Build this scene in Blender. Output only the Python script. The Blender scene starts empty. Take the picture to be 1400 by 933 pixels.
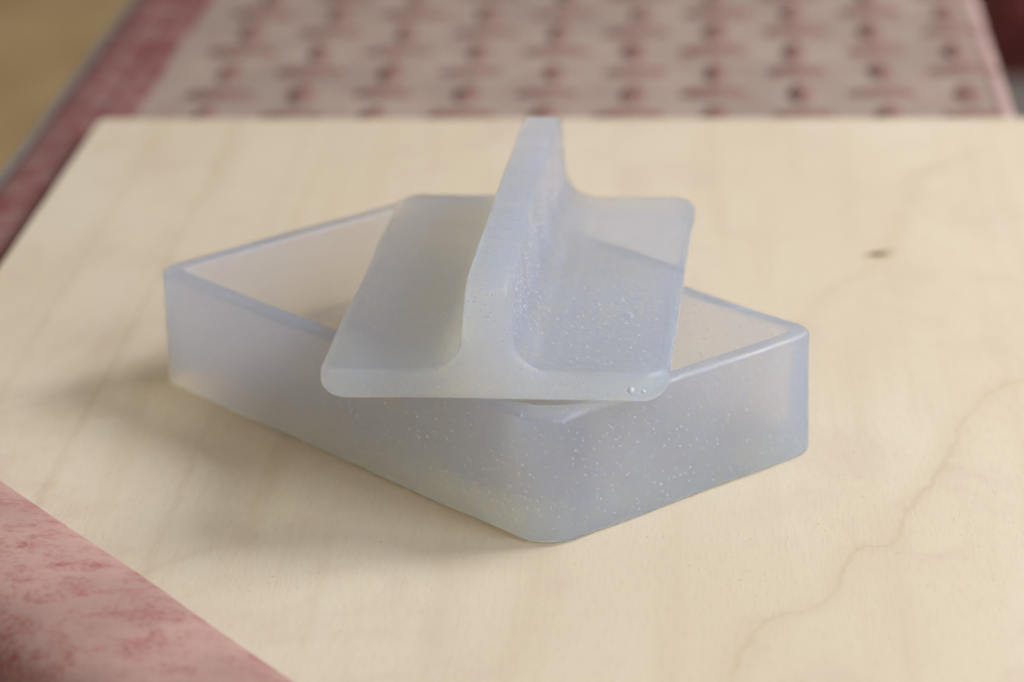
import bpy, bmesh, math, random
from mathutils import Vector, Matrix, noise

S = 0.009                       # one drawing unit = 9 mm
scene = bpy.context.scene
COL = scene.collection

# ------------------------------------------------------------------ camera
cam_d = bpy.data.cameras.new('Camera')
cam = bpy.data.objects.new('Camera', cam_d)
COL.objects.link(cam)
_rt = Vector((0.9977921838, 0.0636427737, -0.0189830262))
_up = Vector((-0.0039490893, 0.3421804741, 0.9396259510))
_fw = Vector((-0.0662960227, 0.9374764640, -0.3416763335))
_m = Matrix((_rt, _up, -_fw)).transposed().to_4x4()
_m.translation = Vector((4.312, -81.8649, 40.6541)) * S
cam.matrix_world = _m
cam_d.sensor_width = 36.0
cam_d.lens = 108.396
cam_d.clip_start = 0.02
cam_d.clip_end = 72.0
cam_d.dof.use_dof = True
cam_d.dof.focus_distance = 101.5 * S
cam_d.dof.aperture_fstop = 7.8
scene.camera = cam

# ------------------------------------------------------------------ light
world = bpy.data.worlds.new('World')
scene.world = world
world.use_nodes = True
bg = world.node_tree.nodes['Background']
bg.inputs['Color'].default_value = (1.0, 0.90, 0.78, 1)
bg.inputs['Strength'].default_value = 0.30


def area(name, target, azim, elev, dist, size, power, color):
    """azim from +X towards +Y, degrees"""
    a, e = math.radians(azim), math.radians(elev)
    d = Vector((math.cos(a) * math.cos(e), math.sin(a) * math.cos(e), math.sin(e)))
    L = bpy.data.lights.new(name, 'AREA')
    L.shape = 'RECTANGLE'
    L.size, L.size_y = size
    L.energy = power
    L.color = color
    o = bpy.data.objects.new(name, L)
    COL.objects.link(o)
    o.location = Vector(target) * S + d * dist
    o.rotation_euler = d.to_track_quat('Z', 'Y').to_euler()
    return o


area('window_light', (-3, 22, 3), 20, 43, 1.5, (0.62, 0.62), 18.0, (0.97, 0.98, 1.0))
area('side_window_light', (-3, 22, 3), -36, 28, 1.6, (0.9, 0.7), 14.5, (0.88, 0.95, 1.0))

# ------------------------------------------------------------------ render settings
scene.view_settings.view_transform = 'Standard'
scene.view_settings.look = 'None'
scene.view_settings.exposure = 0.12
scene.view_settings.gamma = 1.0
scene.render.engine = 'CYCLES'
cy = scene.cycles
cy.use_denoising = True
try:
    cy.denoiser = 'OPENIMAGEDENOISE'
    cy.denoising_input_passes = 'RGB_ALBEDO_NORMAL'
except Exception:
    pass
cy.max_bounces = 28
cy.diffuse_bounces = 4
cy.glossy_bounces = 4
cy.transmission_bounces = 24
cy.volume_bounces = 14
cy.transparent_max_bounces = 28
cy.caustics_refractive = True
cy.caustics_reflective = False
cy.sample_clamp_indirect = 6.0
cy.use_light_tree = False
world.cycles.sampling_method = 'NONE'
cy.use_adaptive_sampling = True
cy.adaptive_threshold = 0.05
cy.adaptive_min_samples = 16


# ------------------------------------------------------------------ node helpers
class NT:
    def __init__(self, name):
        self.mat = bpy.data.materials.new(name)
        self.mat.use_nodes = True
        self.t = self.mat.node_tree
        self.t.nodes.clear()
        self.out = self.n('ShaderNodeOutputMaterial')

    def n(self, kind, **kw):
        nd = self.t.nodes.new(kind)
        for k, v in kw.items():
            setattr(nd, k, v)
        return nd

    def l(self, a, b):
        self.t.links.new(a, b)

    def val(self, sock, v):
        if isinstance(v, bpy.types.NodeSocket):
            self.l(v, sock)
        else:
            sock.default_value = v

    def math(self, op, a, b=0.0, c=0.0, clamp=False):
        nd = self.n('ShaderNodeMath', operation=op, use_clamp=clamp)
        self.val(nd.inputs[0], a)
        self.val(nd.inputs[1], b)
        self.val(nd.inputs[2], c)
        return nd.outputs[0]

    def vmath(self, op, a, b=(0, 0, 0)):
        nd = self.n('ShaderNodeVectorMath', operation=op)
        self.val(nd.inputs[0], a)
        self.val(nd.inputs[1], b)
        return nd.outputs['Value'] if op in ('DOT_PRODUCT', 'LENGTH', 'DISTANCE') else nd.outputs['Vector']

    def smooth(self, v, lo, hi, a=0.0, b=1.0):
        nd = self.n('ShaderNodeMapRange', interpolation_type='SMOOTHSTEP')
        self.val(nd.inputs['Value'], v)
        for k, x in (('From Min', lo), ('From Max', hi), ('To Min', a), ('To Max', b)):
            self.val(nd.inputs[k], x)
        return nd.outputs['Result']

    def noise(self, vec, scale, detail=3.0, rough=0.55, dist=0.0):
        nd = self.n('ShaderNodeTexNoise')
        self.l(vec, nd.inputs['Vector'])
        nd.inputs['Scale'].default_value = scale
        nd.inputs['Detail'].default_value = detail
        nd.inputs['Roughness'].default_value = rough
        nd.inputs['Distortion'].default_value = dist
        return nd.outputs['Fac']

    def scaled(self, vec, s, rot=(0, 0, 0)):
        nd = self.n('ShaderNodeMapping')
        self.l(vec, nd.inputs['Vector'])
        nd.inputs['Scale'].default_value = s
        nd.inputs['Rotation'].default_value = rot
        return nd.outputs['Vector']

    def mix(self, f, a, b, blend='MIX'):
        nd = self.n('ShaderNodeMix', data_type='RGBA', blend_type=blend)
        self.val(nd.inputs[0], f)
        for sock, v in ((nd.inputs[6], a), (nd.inputs[7], b)):
            if isinstance(v, bpy.types.NodeSocket):
                self.l(v, sock)
            else:
                sock.default_value = (*v, 1) if len(v) == 3 else v
        return nd.outputs[2]

    def bump(self, h, strength, dist, normal=None):
        nd = self.n('ShaderNodeBump')
        self.l(h, nd.inputs['Height'])
        nd.inputs['Strength'].default_value = strength
        nd.inputs['Distance'].default_value = dist
        if normal is not None:
            self.l(normal, nd.inputs['Normal'])
        return nd.outputs['Normal']

    def coords(self):
        """object coordinates in drawing units"""
        tc = self.n('ShaderNodeTexCoord')
        return self.scaled(tc.outputs['Object'], (1 / S, 1 / S, 1 / S))

    def curve_line(self, s_sock, t_sock, pts, width, w0=0.0):
        """soft mask round the graph t = f(s) given by pts"""
        s0, s1 = min(p[0] for p in pts), max(p[0] for p in pts)
        t0, t1 = min(p[1] for p in pts), max(p[1] for p in pts)
        fc = self.n('ShaderNodeFloatCurve')
        cm = fc.mapping
        c = cm.curves[0]
        nrm = sorted(((p[0] - s0) / (s1 - s0), (p[1] - t0) / (t1 - t0)) for p in pts)
        while len(c.points) < len(nrm):
            c.points.new(0.5, 0.5)
        for pt, q in zip(c.points, nrm):
            pt.location = q
            pt.handle_type = 'AUTO_CLAMPED'
        cm.update()
        self.l(self.math('DIVIDE', self.math('SUBTRACT', s_sock, s0), s1 - s0, clamp=True), fc.inputs['Value'])
        f = self.math('MULTIPLY_ADD', fc.outputs[0], t1 - t0, t0)
        dist = self.math('ABSOLUTE', self.math('SUBTRACT', t_sock, f))
        m = self.smooth(dist, w0, width, 1.0, 0.0)
        ends = self.math('MULTIPLY', self.smooth(s_sock, s0, s0 + 1.0), self.smooth(s_sock, s1 - 1.0, s1, 1.0, 0.0))
        return dist, self.math('MULTIPLY', m, ends)


# ------------------------------------------------------------------ materials
def mat_glass():
    m = NT('opal_cast_glass')
    P = m.coords()
    fine = m.noise(P, 6.0, 2.0, 0.6)
    und = m.noise(P, 1.1, 2.0, 0.5)
    nrm = m.bump(m.math('ADD', fine, m.math('MULTIPLY', und, 0.8)), 0.30, 0.045 * S)
    rgh = m.smooth(m.noise(P, 0.45, 3.0, 0.6), 0.3, 0.7, 0.36, 0.50)
    b = m.n('ShaderNodeBsdfPrincipled')
    b.inputs['Base Color'].default_value = (0.966, 0.979, 1.0, 1)
    m.l(rgh, b.inputs['Roughness'])
    b.inputs['IOR'].default_value = 1.45
    b.inputs['Transmission Weight'].default_value = 1.0
    m.l(nrm, b.inputs['Normal'])
    m.l(b.outputs[0], m.out.inputs['Surface'])
    sc = m.n('ShaderNodeVolumeScatter')
    sc.inputs['Color'].default_value = (0.30, 0.47, 1.0, 1)
    sc.inputs['Density'].default_value = 72.0
    sc.inputs['Anisotropy'].default_value = 0.0
    ab = m.n('ShaderNodeVolumeAbsorption')
    ab.inputs['Color'].default_value = (0.80, 0.80, 1.0, 1)
    ab.inputs['Density'].default_value = 1.0
    ad = m.n('ShaderNodeAddShader')
    m.l(sc.outputs[0], ad.inputs[0])
    m.l(ab.outputs[0], ad.inputs[1])
    m.l(ad.outputs[0], m.out.inputs['Volume'])
    return m.mat


def mat_bubble():
    m = NT('glass_bubble_skin')
    b = m.n('ShaderNodeBsdfPrincipled')
    b.inputs['Base Color'].default_value = (0.70, 0.745, 0.81, 1)
    b.inputs['Roughness'].default_value = 0.55
    b.inputs['Specular IOR Level'].default_value = 0.3
    m.l(b.outputs[0], m.out.inputs['Surface'])
    return m.mat


def mat_wood():
    m = NT('pale_plywood')
    P = m.coords()
    flat = m.vmath('MULTIPLY', P, (1, 1, 0))
    # low frequency wander for the drawn grain lines
    wn = m.n('ShaderNodeTexNoise')
    m.l(flat, wn.inputs['Vector'])
    wn.inputs['Scale'].default_value = 0.8
    wn.inputs['Detail'].default_value = 1.0
    wob = m.vmath('MULTIPLY', m.vmath('SUBTRACT', wn.outputs['Color'], (0.5, 0.5, 0.5)), (0.5, 0.9, 0))
    Q = m.vmath('ADD', flat, wob)
    big = m.noise(m.scaled(flat, (0.10, 0.035, 1)), 1.0, 3.0, 0.5, 0.6)
    band = m.noise(m.scaled(flat, (0.55, 0.03, 1)), 1.0, 3.0, 0.6, 0.3)
    cloud = m.noise(m.scaled(flat, (0.22, 0.16, 1)), 1.0, 4.0, 0.6, 1.2)
    fib = m.noise(m.scaled(flat, (9.0, 0.9, 1)), 1.0, 3.0, 0.65)
    col = m.mix(m.smooth(big, 0.3, 0.7), (0.630, 0.532, 0.402), (0.660, 0.576, 0.458))
    col = m.mix(m.math('MULTIPLY', m.smooth(band, 0.46, 0.74), 0.48), col, (0.575, 0.470, 0.345))
    col = m.mix(m.math('MULTIPLY', m.smooth(cloud, 0.48, 0.72), 0.60), col, (0.590, 0.480, 0.375))
    col = m.mix(m.math('MULTIPLY', m.smooth(fib, 0.45, 0.80), 0.30), col, (0.50, 0.40, 0.28))

    ycol, rcol = (0.44, 0.33, 0.17), (0.45, 0.30, 0.18)
    sq = m.n('ShaderNodeSeparateXYZ')
    m.l(Q, sq.inputs[0])
    qx, qy = sq.outputs['X'], sq.outputs['Y']
    # veneer lines running away from the camera on the left
    rp = m.n('ShaderNodeValToRGB')
    rp.color_ramp.interpolation = 'EASE'
    el = rp.color_ramp.elements
    el[0].position, el[0].color = 0.0, (0, 0, 0, 1)
    el[1].position, el[1].color = 1.0, (0, 0, 0, 1)
    for x, w, amt in ((-22.25, 0.36, 0.17), (-18.68, 0.32, 0.25), (-14.0, 0.28, 0.19)):
        for dx, v in ((-w, 0), (0, amt), (w, 0)):
            e = el.new((x + dx + 26.0) / 14.0)
            e.color = (v, v, v, 1)
    m.l(m.math('DIVIDE', m.math('ADD', qx, 26.0), 14.0, clamp=True), rp.inputs['Fac'])
    fade = m.smooth(cloud, 0.30, 0.60, 0.35, 1.0)
    col = m.mix(m.math('MULTIPLY', rp.outputs['Color'], fade), col, ycol)
    # wandering growth line on the right, in a frame turned along it
    right = [(17.5, 27.0), (15.65, 25.8), (14.71, 24.86), (13.65, 22.84), (12.72, 19.69), (11.92, 16.71), (10.52, 12.89),
             (10.08, 10.76), (9.86, 10.36), (8.94, 10.26), (8.5, 9.15), (7.77, 6.3), (6.36, 4.99), (5.51, 3.83),
             (4.97, 1.82), (4.6, -1.5)]
    ex, ey = 0.395, 0.919
    ss = m.vmath('DOT_PRODUCT', Q, (ex, ey, 0))
    tt = m.vmath('DOT_PRODUCT', Q, (ey, -ex, 0))
    dist, k = m.curve_line(ss, tt, [(x * ex + y * ey, x * ey - y * ex) for x, y in right], 0.19)
    col = m.mix(m.math('MULTIPLY', k, m.smooth(cloud, 0.3, 0.6, 0.10, 0.28)), col, rcol)
    col = m.mix(m.smooth(dist, 0.0, 1.1, 0.20, 0.0), col, (0.53, 0.41, 0.28))
    # figure round the knot
    fig = [(7.2, 30.0), (7.95, 32.7), (8.84, 35.7), (9.97, 37.4), (10.93, 39.1), (11.76, 43.1), (12.7, 47.4),
           (13.56, 51.9), (15.2, 54), (16.9, 56.1)]
    _, k = m.curve_line(qy, qx, [(y, x) for x, y in fig], 0.8)
    col = m.mix(m.math('MULTIPLY', k, 0.20), col, (0.50, 0.38, 0.26))
    kq = m.vmath('SUBTRACT', Q, (11.0, 40.45, 0))
    kd = m.math('SQRT', m.math('ADD', m.math('POWER', m.vmath('DOT_PRODUCT', kq, (0.62, 0.35, 0)), 2.0),
                               m.math('POWER', m.vmath('DOT_PRODUCT', kq, (-0.6, 1.0, 0)), 2.0)))
    col = m.mix(m.smooth(kd, 0.2, 0.75, 0.60, 0.0), col, (0.30, 0.19, 0.08))
    col = m.mix(m.smooth(kd, 0.12, 0.42, 0.9, 0.0), col, (0.06, 0.035, 0.018))
    # pores and specks
    pr = m.noise(m.scaled(flat, (10.0, 3.5, 1)), 1.0, 2.0, 0.5)
    pore = m.smooth(pr, 0.66, 0.76)
    col = m.mix(m.math('MULTIPLY', pore, 0.38), col, (0.36, 0.27, 0.17))
    vz = m.n('ShaderNodeTexVoronoi')
    m.l(flat, vz.inputs['Vector'])
    vz.inputs['Scale'].default_value = 0.35
    spk = m.smooth(vz.outputs['Distance'], 0.012, 0.03, 1.0, 0.0)
    col = m.mix(m.math('MULTIPLY', spk, 0.55), col, (0.22, 0.15, 0.09))
    b = m.n('ShaderNodeBsdfPrincipled')
    m.l(col, b.inputs['Base Color'])
    b.inputs['Roughness'].default_value = 0.72
    b.inputs['Specular IOR Level'].default_value = 0.25
    hgt = m.math('SUBTRACT', m.math('MULTIPLY', fib, 0.5), m.math('MULTIPLY', pore, 0.8))
    m.l(m.bump(hgt, 0.35, 0.03 * S), b.inputs['Normal'])
    m.l(b.outputs[0], m.out.inputs['Surface'])
    return m.mat


def mat_dusty_red(name, red, dust, lo, hi, up_bias=0.0, scale=1.0, rough=0.6):
    """red paint under a patchy coat of pale dust (dust settles where faces look up)"""
    m = NT(name)
    P = m.coords()
    n1 = m.noise(m.scaled(P, (0.45 * scale, 0.45 * scale, 0.45 * scale)), 1.0, 5.0, 0.6, 0.4)
    n2 = m.noise(m.scaled(P, (2.2 * scale, 2.2 * scale, 2.2 * scale)), 1.0, 4.0, 0.6, 0.3)
    k = m.math('ADD', m.math('MULTIPLY', n1, 0.6), m.math('MULTIPLY', n2, 0.4))
    if up_bias:
        g = m.n('ShaderNodeNewGeometry')
        sx = m.n('ShaderNodeSeparateXYZ')
        m.l(g.outputs['Normal'], sx.inputs[0])
        k = m.math('ADD', k, m.math('MULTIPLY', m.math('SUBTRACT', sx.outputs['Z'], 0.8), up_bias))
    f = m.smooth(k, lo, hi)
    tone = m.noise(m.scaled(P, (0.2, 0.2, 0.2)), 1.0, 3.0)
    d2 = tuple(c * 0.82 for c in dust)
    dc = m.mix(m.smooth(tone, 0.35, 0.65), d2, dust)
    col = m.mix(f, red, dc)
    b = m.n('ShaderNodeBsdfPrincipled')
    m.l(col, b.inputs['Base Color'])
    b.inputs['Roughness'].default_value = rough
    b.inputs['Specular IOR Level'].default_value = 0.3
    m.l(m.bump(n2, 0.3, 0.06 * S), b.inputs['Normal'])
    m.l(b.outputs[0], m.out.inputs['Surface'])
    return m.mat


def mat_mottled(name, a, b_, scale, rough=0.8):
    m = NT(name)
    P = m.coords()
    n1 = m.noise(P, scale, 5.0, 0.6)
    n2 = m.noise(P, scale * 6, 3.0, 0.6)
    f = m.smooth(m.math('ADD', m.math('MULTIPLY', n1, 0.7), m.math('MULTIPLY', n2, 0.3)), 0.35, 0.65)
    b = m.n('ShaderNodeBsdfPrincipled')
    m.l(m.mix(f, a, b_), b.inputs['Base Color'])
    b.inputs['Roughness'].default_value = rough
    m.l(m.bump(n2, 0.3, 0.1 * S), b.inputs['Normal'])
    m.l(b.outputs[0], m.out.inputs['Surface'])
    return m.mat


GLASS = mat_glass()
BUBBLE = mat_bubble()
WOOD = mat_wood()
RIM = mat_dusty_red('dusty_red_paint', (0.18, 0.032, 0.036), (0.27, 0.155, 0.145), 0.38, 0.64, 0.10, 1.2)
RIM_NEAR = mat_dusty_red('thick_dust_on_red_paint', (0.34, 0.10, 0.10), (0.50, 0.31, 0.275), 0.32, 0.60, 0.22, 2.2)
DECK = mat_dusty_red('dusty_red_deck', (0.32, 0.19, 0.165), (0.40, 0.315, 0.270), 0.28, 0.55)
LIP = mat_dusty_red('dusty_pink_edge', (0.42, 0.20, 0.19), (0.56, 0.40, 0.37), 0.30, 0.55)
TREAD = mat_dusty_red('worn_red_tread', (0.20, 0.080, 0.068), (0.32, 0.225, 0.195), 0.32, 0.68, 0.0, 1.0, 0.9)
GREYLIP = mat_mottled('worn_grey_steel', (0.13, 0.11, 0.108), (0.20, 0.17, 0.16), 0.3, 0.6)
CHIP = mat_mottled('tan_chipboard', (0.46, 0.315, 0.145), (0.60, 0.44, 0.23), 0.06)
CONCRETE = mat_mottled('grey_concrete', (0.30, 0.28, 0.255), (0.38, 0.355, 0.33), 0.05)
DARKRED = mat_mottled('dark_red_enamel', (0.11, 0.010, 0.010), (0.14, 0.02, 0.02), 0.08, 0.5)


# ------------------------------------------------------------------ mesh helpers
def mesh_obj(name, bm, mat, parent=None, loc=(0, 0, 0), rotz=0.0, smooth=True):
    bmesh.ops.scale(bm, vec=(S, S, S), verts=bm.verts)
    bm.normal_update()
    me = bpy.data.meshes.new(name)
    bm.to_mesh(me)
    bm.free()
    if smooth:
        me.polygons.foreach_set('use_smooth', [True] * len(me.polygons))
    me.materials.append(mat)
    o = bpy.data.objects.new(name, me)
    COL.objects.link(o)
    o.location = Vector(loc) * S
    o.rotation_euler = (0, 0, rotz)
    if parent:
        o.parent = parent
    return o


def empty(name, loc, rotz=0.0):
    o = bpy.data.objects.new(name, None)
    COL.objects.link(o)
    o.location = Vector(loc) * S
    o.rotation_euler = (0, 0, rotz)
    o.empty_display_size = 0.02
    return o


def tag(o, label=None, cat=None, kind=None, group=None):
    for k, v in (('label', label), ('category', cat), ('kind', kind), ('group', group)):
        if v:
            o[k] = v
    return o


def loft(bm, rings, cap_start=True, cap_end=True):
    vs = [[bm.verts.new(p) for p in r] for r in rings]
    n = len(rings[0])
    for a, b in zip(vs[:-1], vs[1:]):
        for i in range(n):
            j = (i + 1) % n
            bm.faces.new((a[i], a[j], b[j], b[i]))
    if cap_start:
        bm.faces.new(list(reversed(vs[0])))
    if cap_end:
        bm.faces.new(vs[-1])


def wobble(p, amp, freq, seed):
    q = Vector(p) * freq + Vector((seed, seed * 1.7, -seed))
    return Vector(p) + noise.noise_vector(q) * amp


def sphere_bits(points, mat, name, parent):
    """many tiny bubbles as one mesh; points = [(centre, radius)]"""
    tb = bmesh.new()
    bmesh.ops.create_icosphere(tb, subdivisions=1, radius=1.0)
    tv = [v.co.copy() for v in tb.verts]
    tf = [[v.index for v in f.verts] for f in tb.faces]
    tb.free()
    V, F = [], []
    for c, r in points:
        k = len(V)
        V += [(c + v * r) * S for v in tv]
        F += [[i + k for i in f] for f in tf]
    me = bpy.data.meshes.new(name)
    me.from_pydata([tuple(v) for v in V], [], F)
    me.polygons.foreach_set('use_smooth', [True] * len(F))
    me.materials.append(mat)
    o = bpy.data.objects.new(name, me)
    COL.objects.link(o)
    o.parent = parent
    o['kind'] = 'stuff'
    return o


def scatter(obj, count, weight, rng, rmin, rmax):
    """random surface points (drawing units) on obj's mesh"""
    me = obj.data
    me.calc_loop_triangles()
    tris, cum, tot = [], [], 0.0
    for t in me.loop_triangles:
        a, b, c = (me.vertices[i].co / S for i in t.vertices)
        ctr = (a + b + c) / 3
        nrm = t.normal
        w = t.area * weight(ctr, nrm)
        if w <= 0:
            continue
        tot += w
        tris.append((a, b, c, nrm.copy()))
        cum.append(tot)
    import bisect
    out = []
    for _ in range(count):
        a, b, c, nrm = tris[min(bisect.bisect(cum, rng.random() * tot), len(tris) - 1)]
        u, v = rng.random(), rng.random()
        if u + v > 1:
            u, v = 1 - u, 1 - v
        p = a + (b - a) * u + (c - a) * v
        r = rmin + (rmax - rmin) * rng.random() ** 3.0
        out.append((p + nrm * r * rng.uniform(-0.55, 0.0), r))
    return out


# ------------------------------------------------------------------ setting: floor
FLOOR_Z = -40.0
bm = bmesh.new()
bmesh.ops.create_grid(bm, x_segments=1, y_segments=1, size=900)
tag(mesh_obj('floor', bm, CONCRETE, loc=(0, 300, FLOOR_Z), smooth=False), kind='structure')

# chipboard sheet lying on the floor to the left
bm = bmesh.new()
bmesh.ops.create_cube(bm, size=1.0)
bmesh.ops.scale(bm, vec=(260, 420, 2.0), verts=bm.verts)
bmesh.ops.bevel(bm, geom=bm.edges[:], offset=0.3, segments=2, affect='EDGES')
tag(mesh_obj('chipboard_sheet', bm, CHIP, loc=(-166, 190, FLOOR_Z + 1.02), smooth=False),
    'tan mottled chipboard sheet on the floor left of the red platform', 'board')

# dark red cabinet behind on the right
cab = empty('cabinet', (52, 228, FLOOR_Z))
tag(cab, 'dark red cabinet on the grey floor at the far right', 'cabinet')


def box_bm(x0, x1, y0, y1, z0, z1, bev=0.3, seg=2):
    b = bmesh.new()
    bmesh.ops.create_cube(b, size=1.0)
    bmesh.ops.scale(b, vec=(x1 - x0, y1 - y0, z1 - z0), verts=b.verts)
    bmesh.ops.translate(b, vec=((x0 + x1) / 2, (y0 + y1) / 2, (z0 + z1) / 2), verts=b.verts)
    if bev:
        bmesh.ops.bevel(b, geom=b.edges[:], offset=bev, segments=seg, affect='EDGES', profile=0.6)
    return b


mesh_obj('body', box_bm(-22, 28, -14, 30, 3.0, 70, 1.2, 3), DARKRED, cab, smooth=False)
mesh_obj('door', box_bm(-20, 26, -15.6, -14.1, 6, 67, 0.5), DARKRED, cab, smooth=False)
mesh_obj('plinth', box_bm(-20, 26, -12, 28, 0.02, 2.98, 0.2), DARKRED, cab, smooth=False)

# ------------------------------------------------------------------ red steel platform
DZ = -1.5                                   # top of the deck plate
plat = empty('steel_platform', (0, 40, FLOOR_Z))
tag(plat, 'dusty red steel platform with raised tread bars under the plywood board', 'platform')
O = Vector((0, 40, FLOOR_Z))


def plat_part(name, b, mat, smooth=True):
    bmesh.ops.translate(b, vec=-O, verts=b.verts)
    return mesh_obj(name, b, mat, plat, smooth=smooth)


# diagonal front corner: line through A along d (pixels of the near rail)
A = Vector((-19.77, 13.75, 0))
d = Vector((math.cos(math.radians(-50.743)), math.sin(math.radians(-50.743)), 0))
nrm = Vector((-d.y, d.x, 0))               # towards the board
YFAR, YNEAR = 118.0, -8.0


def line_at_x(off, x):
    p = A + nrm * off
    return p + d * ((x - p.x) / d.x)


def line_at_y(off, y):
    p = A + nrm * off
    return p + d * ((y - p.y) / d.y)


def prism(poly, z0, z1, bev=0.0, seg=2):
    b = bmesh.new()
    lo = [b.verts.new((x, y, z0)) for x, y in poly]
    hi = [b.verts.new((x, y, z1)) for x, y in poly]
    n = len(poly)
    b.faces.new(list(reversed(lo)))
    b.faces.new(hi)
    for i in range(n):
        j = (i + 1) % n
        b.faces.new((lo[i], lo[j], hi[j], hi[i]))
    bmesh.ops.recalc_face_normals(b, faces=b.faces)
    if bev:
        bmesh.ops.bevel(b, geom=b.edges[:], offset=bev, segments=seg, affect='EDGES', profile=0.5)
    return b


p1 = line_at_x(-0.02, -25.72)
p2 = line_at_y(-0.02, YNEAR)
deck_poly = [(18.2, YNEAR), (18.2, YFAR), (-25.72, YFAR), (p1.x, p1.y), (p2.x, p2.y)]
plat_part('deck_plate', prism(deck_poly, DZ - 0.6, DZ), DECK, smooth=False)


def sweep(profile, p0, p1_, side, steps=60, amp=0.05, seed=1.0):
    """profile [(s, z)] with s along `side`, swept from p0 to p1_"""
    b = bmesh.new()
    rings = []
    for k in range(steps + 1):
        c = p0.lerp(p1_, k / steps)
        rings.append([wobble(c + side * s + Vector((0, 0, z)), amp, 0.12, seed) for s, z in profile])
    loft(b, rings)
    bmesh.ops.recalc_face_normals(b, faces=b.faces)
    return b


def arc(cx, cz, r, a0, a1, n):
    return [(cx + r * math.cos(math.radians(a0 + (a1 - a0) * i / n)), cz + r * math.sin(math.radians(a0 + (a1 - a0) * i / n)))
            for i in range(n + 1)]


# left rim: outer lip, then a slope down to the deck
X = Vector((1, 0, 0))
prof = [(-29.0, -6.0), (-26.5, -6.0), (-26.5, -2.4), (-26.5, -1.4)] \
    + [(-26.52, -1.15), (-26.65, -1.02), (-26.9, -0.95), (-27.4, -0.88), (-27.9, -0.84)] + [(-28.4, -0.86), (-28.8, -0.96), (-29.0, -1.2)]
yl = line_at_x(0, -26.5).y
plat_part('rim', sweep(prof, Vector((0, YFAR, 0)), Vector((0, yl - 2, 0)), X, 80, 0.10, 3.0), RIM)
# sloped foot of the rim beyond the board
prof = [(-26.49, -2.0), (-25.0, -2.0), (-25.0, DZ + 0.03), (-25.4, DZ + 0.08), (-25.8, DZ + 0.15), (-26.2, DZ + 0.30), (-26.49, DZ + 0.44)]
plat_part('rim_foot', sweep(prof, Vector((0, YFAR, 0)), Vector((0, 61.3, 0)), X, 50, 0.08, 4.0), RIM)
# worn grey outer strip of the left rim
prof = [(-29.3, -5.8)] + [(-29.02, -5.8), (-29.02, -1.0)] + arc(-29.16, -1.0, 0.14, 0, 180, 5)
plat_part('edge_strip', sweep(prof, Vector((0, YFAR, 0)), Vector((0, yl - 2, 0)), X, 80, 0.06, 5.0), GREYLIP)
# near diagonal rim
prof = [(0.0, -7.0)] + [(-3.3 + 3.3 * math.cos(math.radians(a)) * (1.0 if a < 90 else 1.05), 0.02 + 1.15 * math.sin(math.radians(a)) ** 0.6 - (0.0 if a < 100 else 1.6 * ((a - 100) / 80.0) ** 2))
                        for a in range(0, 181, 9)] + [(-6.5, -7.0)]
q0, q1 = line_at_x(0, -30), line_at_y(0, -14)
plat_part('rim', sweep(prof, q0, q1, nrm, 70, 0.12, 9.0), RIM_NEAR)
# right edge lip
prof = [(18.22, DZ - 2.6)] + [(18.22, DZ - 0.1)] + arc(18.55, DZ - 0.53, 0.58, 125, 0, 8) + [(19.13, DZ - 2.6)]
plat_part('edge_lip', sweep(list(reversed(prof)), Vector((0, YNEAR, 0)), Vector((0, YFAR, 0)), X, 70, 0.07, 12.0), LIP)
# legs
for lx, ly in ((-22, 112), (16, 112), (16, -4), (-18, 24)):
    plat_part('leg', box_bm(lx - 1.2, lx + 1.2, ly - 1.2, ly + 1.2, FLOOR_Z + 0.02, DZ - 0.62, 0.2), RIM, smooth=False)


# tread bars: raised lozenges, alternating along and across
def tread_mesh():
    b = bmesh.new()
    n, rings = 16, []
    L, W, Hh = 1.85, 0.68, 0.36
    for t in (0.0, 0.35, 0.62, 0.82, 0.94, 1.0):
        z = Hh * math.sin(t * math.pi / 2)
        k = math.cos(t * math.pi / 2) * 0.75 + 0.25 * (1 - t)
        rings.append([(math.copysign(abs(math.cos(a)) ** 1.1, math.cos(a)) * L * (0.35 + 0.65 * k) * (1 if t < 1 else .5),
                       math.sin(a) * W * (0.2 + 0.8 * k) * (1 if t < 1 else .5), z)
                      for a in [2 * math.pi * i / n for i in range(n)]])
    loft(b, rings, cap_start=False)
    bmesh.ops.scale(b, vec=(S, S, S), verts=b.verts)
    me = bpy.data.meshes.new('tread_bar')
    b.to_mesh(me)
    b.free()
    me.polygons.foreach_set('use_smooth', [True] * len(me.polygons))
    me.materials.append(TREAD)
    return me


TM = tread_mesh()
rng = random.Random(4)
for j in range(0, 13):
    y = 58.0 + 4.2 * j
    for i in range(10):
        x = -21.35 + 4.26 * i
        o = bpy.data.objects.new('tread_bar', TM)
        COL.objects.link(o)
        o.parent = plat
        # dots (seen end-on) sit where i + j is even
        lengthwise = (i + j) % 2 == 0
        o.location = (Vector((x + rng.uniform(-.12, .12), y + rng.uniform(-.12, .12), DZ - 0.01)) - O) * S
        o.rotation_euler = (0, 0, (math.pi / 2 if lengthwise else 0) + rng.uniform(-.06, .06))
        k = rng.uniform(0.9, 1.1)
        o.scale = (k, rng.uniform(0.9, 1.15), rng.uniform(0.7, 1.15))

# ------------------------------------------------------------------ plywood board
pc = line_at_x(0.25, -25.6)
pd = line_at_y(0.25, -6.0)
board_poly = [(22.5, -6.0), (22.5, 61.0), (-25.65, 61.0), (pc.x, pc.y), (pd.x, pd.y)]
b = prism(board_poly, DZ + 0.01, 0.0, 0.07, 2)
board = mesh_obj('plywood_board', b, WOOD, smooth=False)
tag(board, 'pale plywood board with a small dark knot lying on the red platform', 'board')


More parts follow.
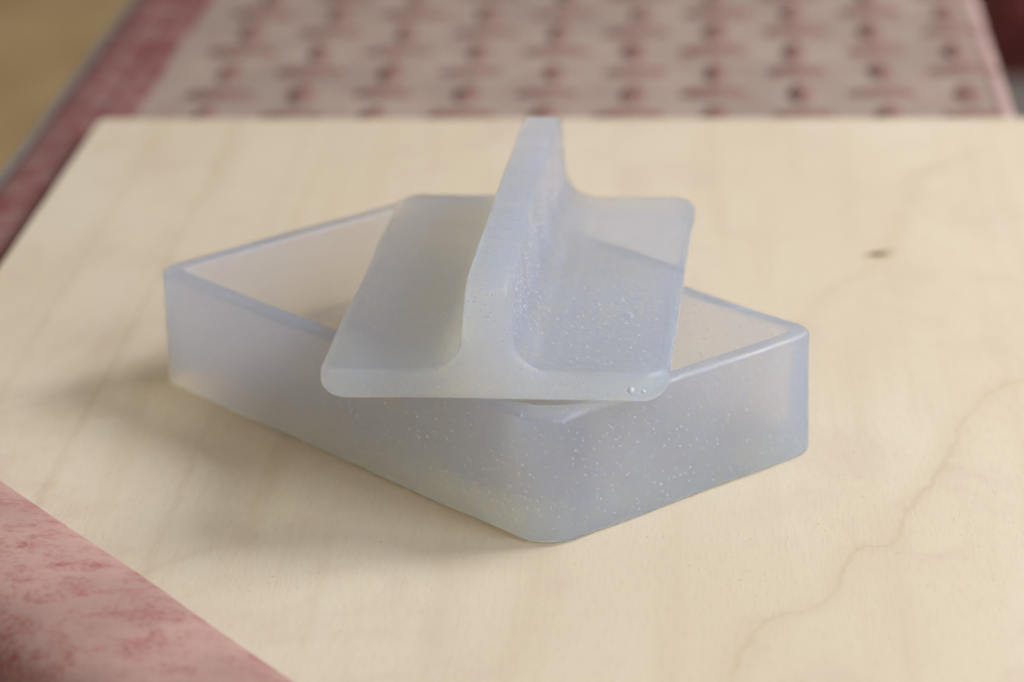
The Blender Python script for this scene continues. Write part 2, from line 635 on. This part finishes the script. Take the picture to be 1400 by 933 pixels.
# ------------------------------------------------------------------ glass dish
def round_rect(a, b_, radii, n_arc=9, n_edge=22):
    """closed outline; radii for corners (+,-) (+,+) (-,+) (-,-)"""
    ha, hb = a / 2, b_ / 2
    cs = [(ha, -hb, -90, radii[0]), (ha, hb, 0, radii[1]), (-ha, hb, 90, radii[2]), (-ha, -hb, 180, radii[3])]
    arcs = []
    for cx, cy_, a0, r in cs:
        ox, oy = cx - math.copysign(r, cx), cy_ - math.copysign(r, cy_)
        arcs.append([(ox + r * math.cos(math.radians(a0 + 90 * i / n_arc)), oy + r * math.sin(math.radians(a0 + 90 * i / n_arc)))
                     for i in range(n_arc + 1)])
    pts = []
    for k in range(4):
        pts += arcs[k]
        p, q = Vector((*arcs[k][-1], 0)), Vector((*arcs[(k + 1) % 4][0], 0))
        for i in range(1, n_edge):
            t = i / n_edge
            t = t + 0.10 * math.sin(2 * math.pi * t) / -1.0 * 0.5     # crowd towards the corners
            r = p.lerp(q, t)
            pts.append((r.x, r.y))
    return pts


BA, BB, BH = 21.75, 12.75, 4.5
WT = 0.74                               # wall thickness at the rim
RAD = (1.35, 0.85, 0.85, 0.85)          # +x,-y corner is the one nearest the camera


def ring(inset, z, rextra=0.0):
    rr = [max(0.3, r - inset * 0.75 + rextra) for r in RAD]
    rr[0] = max(rr[0], RAD[0] + 0.5 * min(1.0, inset / WT)) if z > 0.3 else rr[0]
    return [(x, y, z) for x, y in round_rect(BA - 2 * inset, BB - 2 * inset, rr)]


rings = []
rings.append(ring(0.9, 0.0))
rings.append(ring(0.30, 0.0))
for a in range(0, 91, 18):                                  # bottom edge
    t = math.radians(a)
    rings.append(ring(0.20 - 0.20 * math.sin(t), 0.20 - 0.20 * math.cos(t)))
for k in range(1, 12):
    rings.append(ring(0.0, 0.2 + (BH - 0.48) * k / 12))
for a in range(0, 91, 15):                                  # outer rim edge
    t = math.radians(a)
    rings.append(ring(0.24 - 0.24 * math.cos(t), BH - 0.24 + 0.24 * math.sin(t)))
rings.append(ring(WT * 0.5, BH + 0.005))
for a in range(90, -1, -15):                                # inner rim edge
    t = math.radians(a)
    rings.append(ring(WT - 0.18 + 0.18 * math.cos(t) * 1.0, BH - 0.18 + 0.18 * math.sin(t)))
FT = 0.95
for k in range(1, 11):
    rings.append(ring(WT + 0.16 * k / 11, BH - 0.18 - (BH - 0.18 - FT - 0.6) * k / 11))
for a in range(0, 91, 15):                                  # floor fillet
    t = math.radians(a)
    rings.append(ring(WT + 0.16 + 0.6 - 0.6 * math.cos(t), FT + 0.6 - 0.6 * math.sin(t)))
rings.append(ring(WT + 1.2, FT))
rings.append(ring(WT + 2.6, FT))
rings = [[(lambda w: Vector((w.x, w.y, w.z if p[2] > 0.001 else 0.0)))(wobble(p, 0.045, 0.30, 2.3)) for p in r] for r in rings]
BTH = -0.7907
dish = empty('butter_dish', (-4.312, 21.856, 0.012), BTH)
tag(dish, 'open rectangular frosted blue-white glass butter dish standing on the plywood board', 'dish')
bm = bmesh.new()
loft(bm, rings)
tray = mesh_obj('dish_body', bm, GLASS, dish)
rng = random.Random(11)


def w_dish(c, n):
    if c.z < 0.05:
        return 0.0
    w = 0.9 + 0.5 * max(0.0, noise.noise(c * 0.35) + 0.25)
    dF = (c - Vector((BA / 2, -BB / 2, c.z))).length
    w += 0.6 * math.exp(-(dF / 3.0) ** 2)
    if c.x > 0 and c.y > BB / 2 - 1.2 and n.y < -0.5:
        w += 1.0
    return w


sphere_bits(scatter(tray, 10000, w_dish, rng, 0.010, 0.036), BUBBLE, 'surface_bubbles', dish)

# ------------------------------------------------------------------ glass lid
LW, LL, PT, HS, SX = 5.706, 9.70, 0.988, 3.08, -0.078


def lid_profile(W, hs, inset):
    """closed cross-section (x, z), counter-clockwise, constant point count, shrunk inwards by inset"""
    rf = 1.15 + inset
    rb, rt, rs = (max(0.03, r - inset) for r in (0.40, 0.34, 0.22))
    wt, wb = 0.70 - inset, 0.84 - inset     # stem half width at top and at root
    W = W - inset
    zb, zp, zs = inset, PT - inset, PT + hs - inset
    pts = []
    pts += [(-W + rb + (2 * W - 2 * rb) * (0.5 - 0.5 * math.cos(math.pi * i / 24)), zb) for i in range(24)]
    pts += arc(W - rb, zb + rb, rb, -90, 0, 6)
    pts += arc(W - rt, zp - rt, rt, 0, 90, 6)
    x0, x1 = W - rt, SX + wb + rf
    pts += [(x0 + (x1 - x0) * (0.5 - 0.5 * math.cos(math.pi * i / 12)), zp) for i in range(1, 12)]
    pts += arc(SX + wb + rf, zp + rf, rf, 270, 180, 10)
    z0, z1 = zp + rf, zs - rs
    pts += [(SX + wb + (wt - wb) * i / 8, z0 + (z1 - z0) * i / 8) for i in range(1, 8)]
    pts += arc(SX + wt - rs, zs - rs, rs, 0, 90, 4)
    pts += [(SX + (wt - rs) * (1 - 2 * i / 6), zs) for i in range(1, 6)]
    pts += arc(SX - wt + rs, zs - rs, rs, 90, 180, 4)
    pts += [(SX - wt + (wt - wb) * i / 8, z1 + (z0 - z1) * i / 8) for i in range(1, 8)]
    pts += arc(SX - wb - rf, zp + rf, rf, 0, -90, 10)
    x0, x1 = SX - wb - rf, -W + rt
    pts += [(x0 + (x1 - x0) * (0.5 - 0.5 * math.cos(math.pi * i / 12)), zp) for i in range(1, 12)]
    pts += arc(-W + rt, zp - rt, rt, 90, 180, 6)
    pts += arc(-W + rb, zb + rb, rb, 180, 270, 6)[:-1]
    return pts


def lid_at(y):
    """profile at distance y from the front end"""
    e = min(y, 2 * LL - y)
    rc = 0.95
    ri, rd = (0.46, 0.24) if y < LL else (0.16, 0.16)     # soft front end, crisper back end
    W = LW - (rc - math.sqrt(max(0.0, rc * rc - max(0.0, rc - e) ** 2)))
    hs = HS + 0.20 * min(1.0, e / 3.9) + (0.07 if y > LL else 0.0) * max(0.0, 1 - e / 3.9)
    if y < LL:                                             # the front of the fin rolls over
        hs -= 0.50 * (1.0 - math.sqrt(max(0.0, 1.0 - (max(0.0, 1.7 - e) / 1.7) ** 2)))
    ins = ri * (1.0 - math.sqrt(max(0.0, 1.0 - (max(0.0, rd - e) / rd) ** 2)))
    return [(x, y - LL, z) for x, z in lid_profile(W, hs, ins)]


es = [0.0, 0.004, 0.015, 0.035, 0.07, 0.11, 0.16, 0.22, 0.28, 0.34, 0.42, 0.52, 0.64, 0.78, 0.95, 1.12, 1.3, 1.5, 1.7]
mid = [1.7 + (2 * LL - 3.4) * k / 40 for k in range(1, 40)]
mid = sorted(mid + [3.86, 3.94, 2 * LL - 3.94, 2 * LL - 3.86])
ys = es + mid + [2 * LL - e for e in reversed(es)]
rings = [[(lambda w, p=p: Vector((w.x, w.y, w.z if p[2] > 0.02 else p[2])))(wobble(p, 0.055, 0.28, 7.1)) for p in lid_at(y)] for y in ys]
lid = empty('glass_cover', (-2.623, 21.235, 4.525), -0.040)
tag(lid, 'frosted glass cover with an upright fin handle laid crosswise on the dish', 'cover')
bm = bmesh.new()
loft(bm, rings)
bmesh.ops.recalc_face_normals(bm, faces=bm.faces)
lidm = mesh_obj('cover_body', bm, GLASS, lid)


def w_lid(c, n):
    w = 0.8 + 0.5 * max(0.0, noise.noise(c * 0.4 + Vector((5, 1, 2))) + 0.2)
    w += 2.5 * math.exp(-((c.y + LL) / 0.9) ** 2) * math.exp(-((c.x) / 3.2) ** 2)
    if c.x > 0:
        w += 0.5
    if abs(n.z) > 0.9:
        w *= 0.55
    return w


pts = scatter(lidm, 6500, w_lid, rng, 0.009, 0.034)
pts += [(Vector((LW - 1.15, -LL + 0.03, 0.46)), 0.14), (Vector((LW - 0.75, -LL + 0.1, 0.40)), 0.08),
        (Vector((LW - 1.9, -LL + 0.06, 0.3)), 0.05), (Vector((-2.1, -LL + 0.06, 0.6)), 0.06)]
sphere_bits(pts, BUBBLE, 'surface_bubbles', lid)
